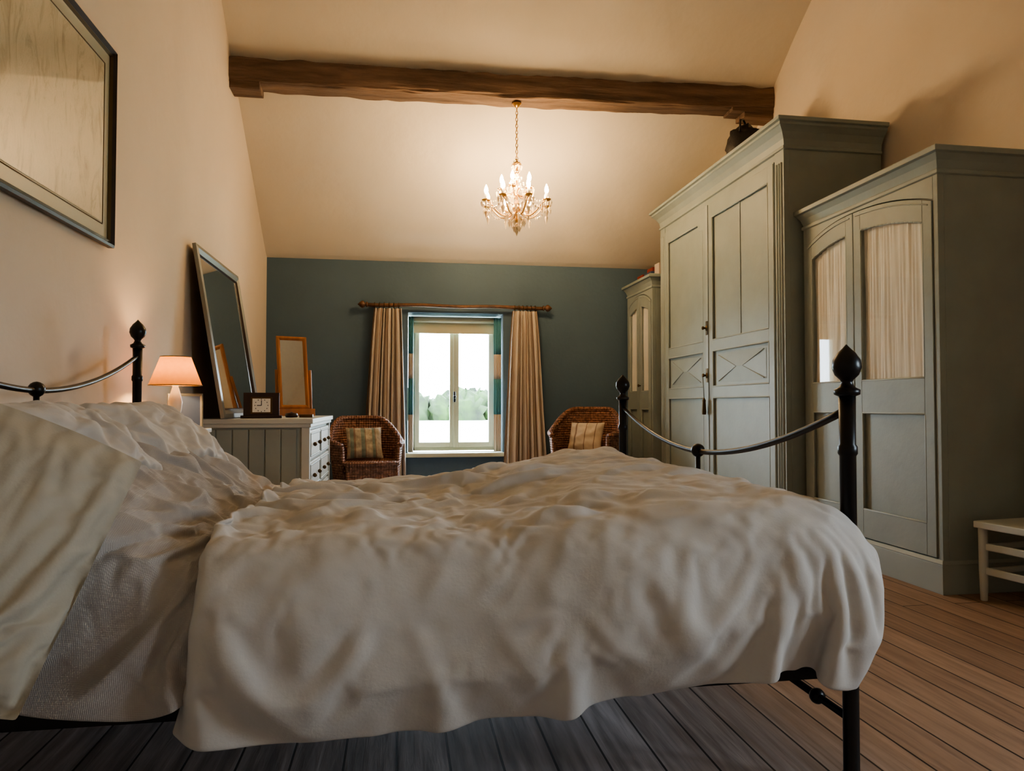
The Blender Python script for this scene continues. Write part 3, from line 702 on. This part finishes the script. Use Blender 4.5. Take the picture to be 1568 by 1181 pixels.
for sx,x in ((-1,-.27),(1,1.31)):
    pf=[(.017,0),(.024,.005),(.024,.015),(.012,.02),(.028,.035),(.034,.05),(.022,.07),(.006,.085),(.001,.09)]
    b.lathe([(r_,z_*sx) for r_,z_ in pf],(x,yr,zr),M['rodw'],12,axis='x')
    b.box(x-sx*.05-.01,x-sx*.05+.01,yr,YB-.001,zr-.012,zr+.012,M['rodw'])
for x in list(np.linspace(-.21,.0,6))+list(np.linspace(1.05,1.24,6)):
    b.tube([(x,yr+.024*math.cos(a),zr-.004+.024*math.sin(a)) for a in np.linspace(0,2*pi,17)],.004,M['brass'],6)
b.build('curtain_rod')
for nm,xa,xb in (('reveal_drape',wx0+.004,wx0+.05),('reveal_drape',wx1-.075,wx1-.006)):
    b=B()
    for (z0,z1,m) in ((1.28,1.62,M['tealc']),(1.05,1.28,M['curt']),(.72,1.05,M['tealc']),(.375,.72,M['curt'])):
        n=16; P=np.zeros((n,6,3))
        for i in range(n):
            for j in range(6): P[i,j]=(xa+(xb-xa)*i/(n-1),YB+.07+.012*math.sin(i*1.3),z0+(z1-z0)*j/5)
        b.grid(P,m)
    b.build(nm,solid=.002,recalc=False)

# ---------------------------------------------------------------- loom chairs
def loom_chair(name,loc,rot,cush,hb=.76,sc=1):
    b=B(); base=Matrix.Translation(loc)@Matrix.Rotation(rot,4,'Z')@Matrix.Scale(sc,4); b.T=base
    m=M['wicker']; a_,d_=.27,.25
    n=61;k=12; amax=math.radians(128)
    def rim(t):
        u=abs(t)/amax; return hb-.20*sm((u-.22)/.55)-.02*sm((u-.85)/.15)
    P=np.zeros((n,k,3))
    for i in range(n):
        t=-amax+2*amax*i/(n-1); zt=rim(t)
        for j in range(k):
            v=j/(k-1); z=.22+(zt-.22)*v; fl=1+.13*v
            P[i,j]=(a_*fl*math.sin(t),d_*fl*math.cos(t)+.05*v*max(0,math.cos(t)),z)
    b.grid(P,m)
    Pi=P.copy(); Pi[:,:,0]*=.93; Pi[:,:,1]*=.93; b.grid(Pi,m)
    b.tube([tuple(P[i,-1]*np.array([.97,.97,1])) for i in range(n)],.024,m,10)
    for e in (0,-1): b.tube([tuple(P[e,j]*np.array([.97,.97,1])) for j in range(k)]+[(P[e,0][0]*.97,P[e,0][1],.0)],.018,m,8)
    seat=[(a_*.98*math.sin(t),d_*.98*math.cos(t)) for t in np.linspace(-amax,amax,30)]+[(.19,-.27),(-.19,-.27)]
    b.prism(seat,'z',.33,.385,m)
    b.tube([(-.215,-.15,.37),(-.20,-.26,.375),(.0,-.29,.375),(.20,-.26,.375),(.215,-.15,.37)],.02,m,8)
    ap=np.zeros((20,6,3))
    for i in range(20):
        x=-.20+.4*i/19
        for j in range(6): ap[i,j]=(x,-.275+.02*(abs(x)/.2)**2,.20+.03*math.cos(x*15)*-1+(.37-.20)*j/5)
    b.grid(ap,m)
    for (x,y) in ((-.2,-.25),(.2,-.25),(-.19,.19),(.19,.19)): b.tube([(x,y,0),(x*.98,y*.98,.36)],.017,m,8)
    b.tube([(-.2,-.25,.14),(.2,-.25,.14)],.011,m,6); b.tube([(-.19,.19,.14),(.19,.19,.14)],.011,m,6)
    for s_ in (-1,1): b.tube([(s_*.2,-.25,.14),(s_*.19,.19,.14)],.011,m,6)
    b.build(name)
    def tp(p): return tuple(base@Vector(p))
    c=[tp(q) for q in ((-.16,.02,.40),(.14,-.02,.40),(.15,.12,.655),(-.15,.15,.655))]
    o=pillow('cushion',c,.10,cush,12)
    me=o.data; me.materials.append(M['curts']); me.materials.append(M['cushg'])
    nn=39
    for idx,p in enumerate(me.polygons):
        col=(idx//nn)%39
        if col in (8,9,20,31): p.material_index=1
        elif (col//4)%3==1: p.material_index=2 if cush==M['cushg2'] else 0
M['cushg2']=mk('cushion_pattern',(.42,.36,.27),.9,var=.25,vscale=40)
loom_chair('wicker_chair',(-.25,5.80,0),math.radians(14),M['cushg2'],hb=.735,sc=.95)
loom_chair('wicker_chair',(1.56,5.86,0),math.radians(-28),M['cushc'],hb=.77)

# low chair on right
b=B(); b.T=Matrix.Translation((2.57,2.45,0))@Matrix.Rotation(math.radians(8),4,'Z'); m=M['white']
for (x,y,h) in ((-.15,.19,.31),(-.15,-.19,.31),(.13,.17,.80),(.13,-.17,.80)):
    b.tube([(x,y,0),(x,y,.12),(x*1.0,y,.3),(x+(.0 if h<.5 else .02),y,h)],[.013,.017,.018,.014],m,12)
b.box(-.18,.16,-.21,.21,.30,.328,m)
for z in (.11,.21):
    b.box(-.156,-.144,-.19,.19,z,z+.03,m); b.box(.124,.136,-.17,.17,z,z+.025,m)
    for s_ in (-1,1): b.box(-.15,.13,s_*.18-.006,s_*.18+.006,z,z+.025,m)
for z in (.45,.58,.72): b.box(.135,.155,-.17,.17,z,z+.05,m)
b.build('child_chair',.004)

# ---------------------------------------------------------------- chandelier
cx,cy=.85,5.10
ch=empty('chandelier',(cx,cy,2.6))
b=B(); g=M['gold']; c=M['crystal']
b.lathe([(.035,0),(.035,-.008),(.012,-.03),(.004,-.035)],(cx,cy,3.025),g,16)
z=2.99; i=0
while z>2.60:
    th=0 if i%2 else pi/2; pts=[]
    for a in np.linspace(0,2*pi,13): pts.append((cx+.008*math.cos(a)*math.cos(th),cy+.008*math.cos(a)*math.sin(th),z-.013+.015*math.sin(a)))
    b.tube(pts,.0028,g,5); z-=.024; i+=1
b.lathe([(.004,2.60),(.012,2.59),(.035,2.575),(.012,2.565),(.008,2.53),(.018,2.515),(.022,2.50),(.010,2.485),(.008,2.43),(.022,2.41),(.028,2.39),(.012,2.37),(.008,2.31),(.02,2.29),(.032,2.26),(.03,2.235),(.014,2.215),(.008,2.18),(.016,2.165),(.012,2.15),(.001,2.14)],(cx,cy,0),g,18)
def octa(p,r,h):
    x,y,z=p; b.add([(x+r,y,z),(x,y+r,z),(x-r,y,z),(x,y-r,z),(x,y,z+h*.4),(x,y,z-h)],[(0,1,4),(1,2,4),(2,3,4),(3,0,4),(1,0,5),(2,1,5),(3,2,5),(0,3,5)],c)
bulbs=B()
def arm(ang,r,zs,zd,ze):
    ca,sa=math.cos(ang),math.sin(ang)
    pts=[]
    for t in np.linspace(0,1,16):
        rr=r*t; zz=zs+(ze-zs)*t-zd*math.sin(pi*min(t*1.15,1)) ; pts.append((cx+ca*rr,cy+sa*rr,zz))
    b.tube(pts,.0055,g,6)
    X,Y=cx+ca*r,cy+sa*r
    b.lathe([(.004,ze-.004),(.022,ze+.002),(.034,ze+.012),(.031,ze+.012),(.012,ze+.004),(.009,ze+.006),(.009,ze+.055),(.001,ze+.056)],(X,Y,0),g,14)
    b.lathe([(.0105,ze+.012),(.0105,ze+.052)],(X,Y,0),M['lace'],12)
    bulbs.lathe([(.006,ze+.055),(.012,ze+.066),(.0145,ze+.08),(.011,ze+.098),(.004,ze+.115),(.001,ze+.122)],(X,Y,0),M['bulb'],8)
    for k in range(5):
        a=ang+2*pi*k/5; octa((X+.034*math.cos(a),Y+.034*math.sin(a),ze-.012),.009,.036)
    b.tube([(X,Y,ze),(X,Y,ze-.05)],.0015,g,4); octa((X,Y,ze-.05),.007,.017); octa((X,Y,ze-.075),.014,.055)
    return X,Y
tips=[]
for k in range(8): tips.append(arm(2*pi*k/8+.2,.235,2.24,.07,2.275)+(2.275,))
for k in range(5): tips.append(arm(2*pi*k/5+.5,.11,2.36,.035,2.375)+(2.375,))
for (X,Y,Z) in tips:
    s0=Vector((cx,cy,2.56)); e=Vector((X,Y,Z+.01)); n=13
    for k in range(1,n):
        t=k/n; p=s0.lerp(e,t); p.z-=.10*math.sin(pi*t); octa(p,.007,.013)
for k in range(8):
    a,b2=tips[k],tips[(k+1)%8]
    for q in range(1,8):
        t=q/8; octa((a[0]+(b2[0]-a[0])*t,a[1]+(b2[1]-a[1])*t,2.27-.055*math.sin(pi*t)),.008,.017)
for r_,z_,n_,h_ in ((.035,2.56,10,.03),(.12,2.24,14,.045),(.085,2.19,12,.045),(.055,2.15,9,.04),(.022,2.11,6,.035)):
    b.tube([(cx+r_*math.cos(a),cy+r_*math.sin(a),z_+.01) for a in np.linspace(0,2*pi,25)],.002,g,5)
    for k in range(n_):
        a=2*pi*k/n_; octa((cx+r_*math.cos(a),cy+r_*math.sin(a),z_-.005),.011,h_)
        p=Vector((cx+r_*math.cos(a),cy+r_*math.sin(a),z_+.01)); q=Vector((cx,cy,z_+.08))
        for s_ in (.33,.66): octa(p.lerp(q,s_),.005,.01)
b.ball((cx,cy,2.10),.018,c,12); octa((cx,cy,2.075),.012,.035)
b.build('chandelier_frame',parent=ch,recalc=True)
bulbs.build('chandelier_bulbs',parent=ch)

# ---------------------------------------------------------------- lights / world
w=bpy.data.worlds.new('World'); scene.world=w; w.use_nodes=True
bg=w.node_tree.nodes['Background']; bg.inputs[0].default_value=(.74,.88,1,1); bg.inputs[1].default_value=27.0
def portal(name,loc,rot,sx,sy):
    l=bpy.data.lights.new(name,'AREA'); l.shape='RECTANGLE'; l.size=sx; l.size_y=sy; l.cycles.is_portal=True
    o=bpy.data.objects.new(name,l); o.location=loc; o.rotation_euler=rot; scene.collection.objects.link(o)
portal('window_portal',((wx0+wx1)/2,YB+.34,(wz0+wz1)/2),(-pi/2,0,0),wx1-wx0,wz1-wz0)
portal('window_portal',(XR+.19,(sy0+sy1)/2,(sz0+sz1)/2),(0,pi/2,0),sz1-sz0,sy1-sy0)

cam=bpy.data.cameras.new('Camera'); cam.lens=25; cam.sensor_width=36; cam.clip_start=.02; cam.clip_end=500
co=bpy.data.objects.new('Camera',cam); co.location=(0,0,.81); co.rotation_euler=(math.radians(91.55),0,math.radians(-9.08)); scene.collection.objects.link(co)
scene.camera=co
scene.view_settings.view_transform='AgX'
scene.view_settings.look='AgX - Medium High Contrast'
scene.view_settings.exposure=0.55
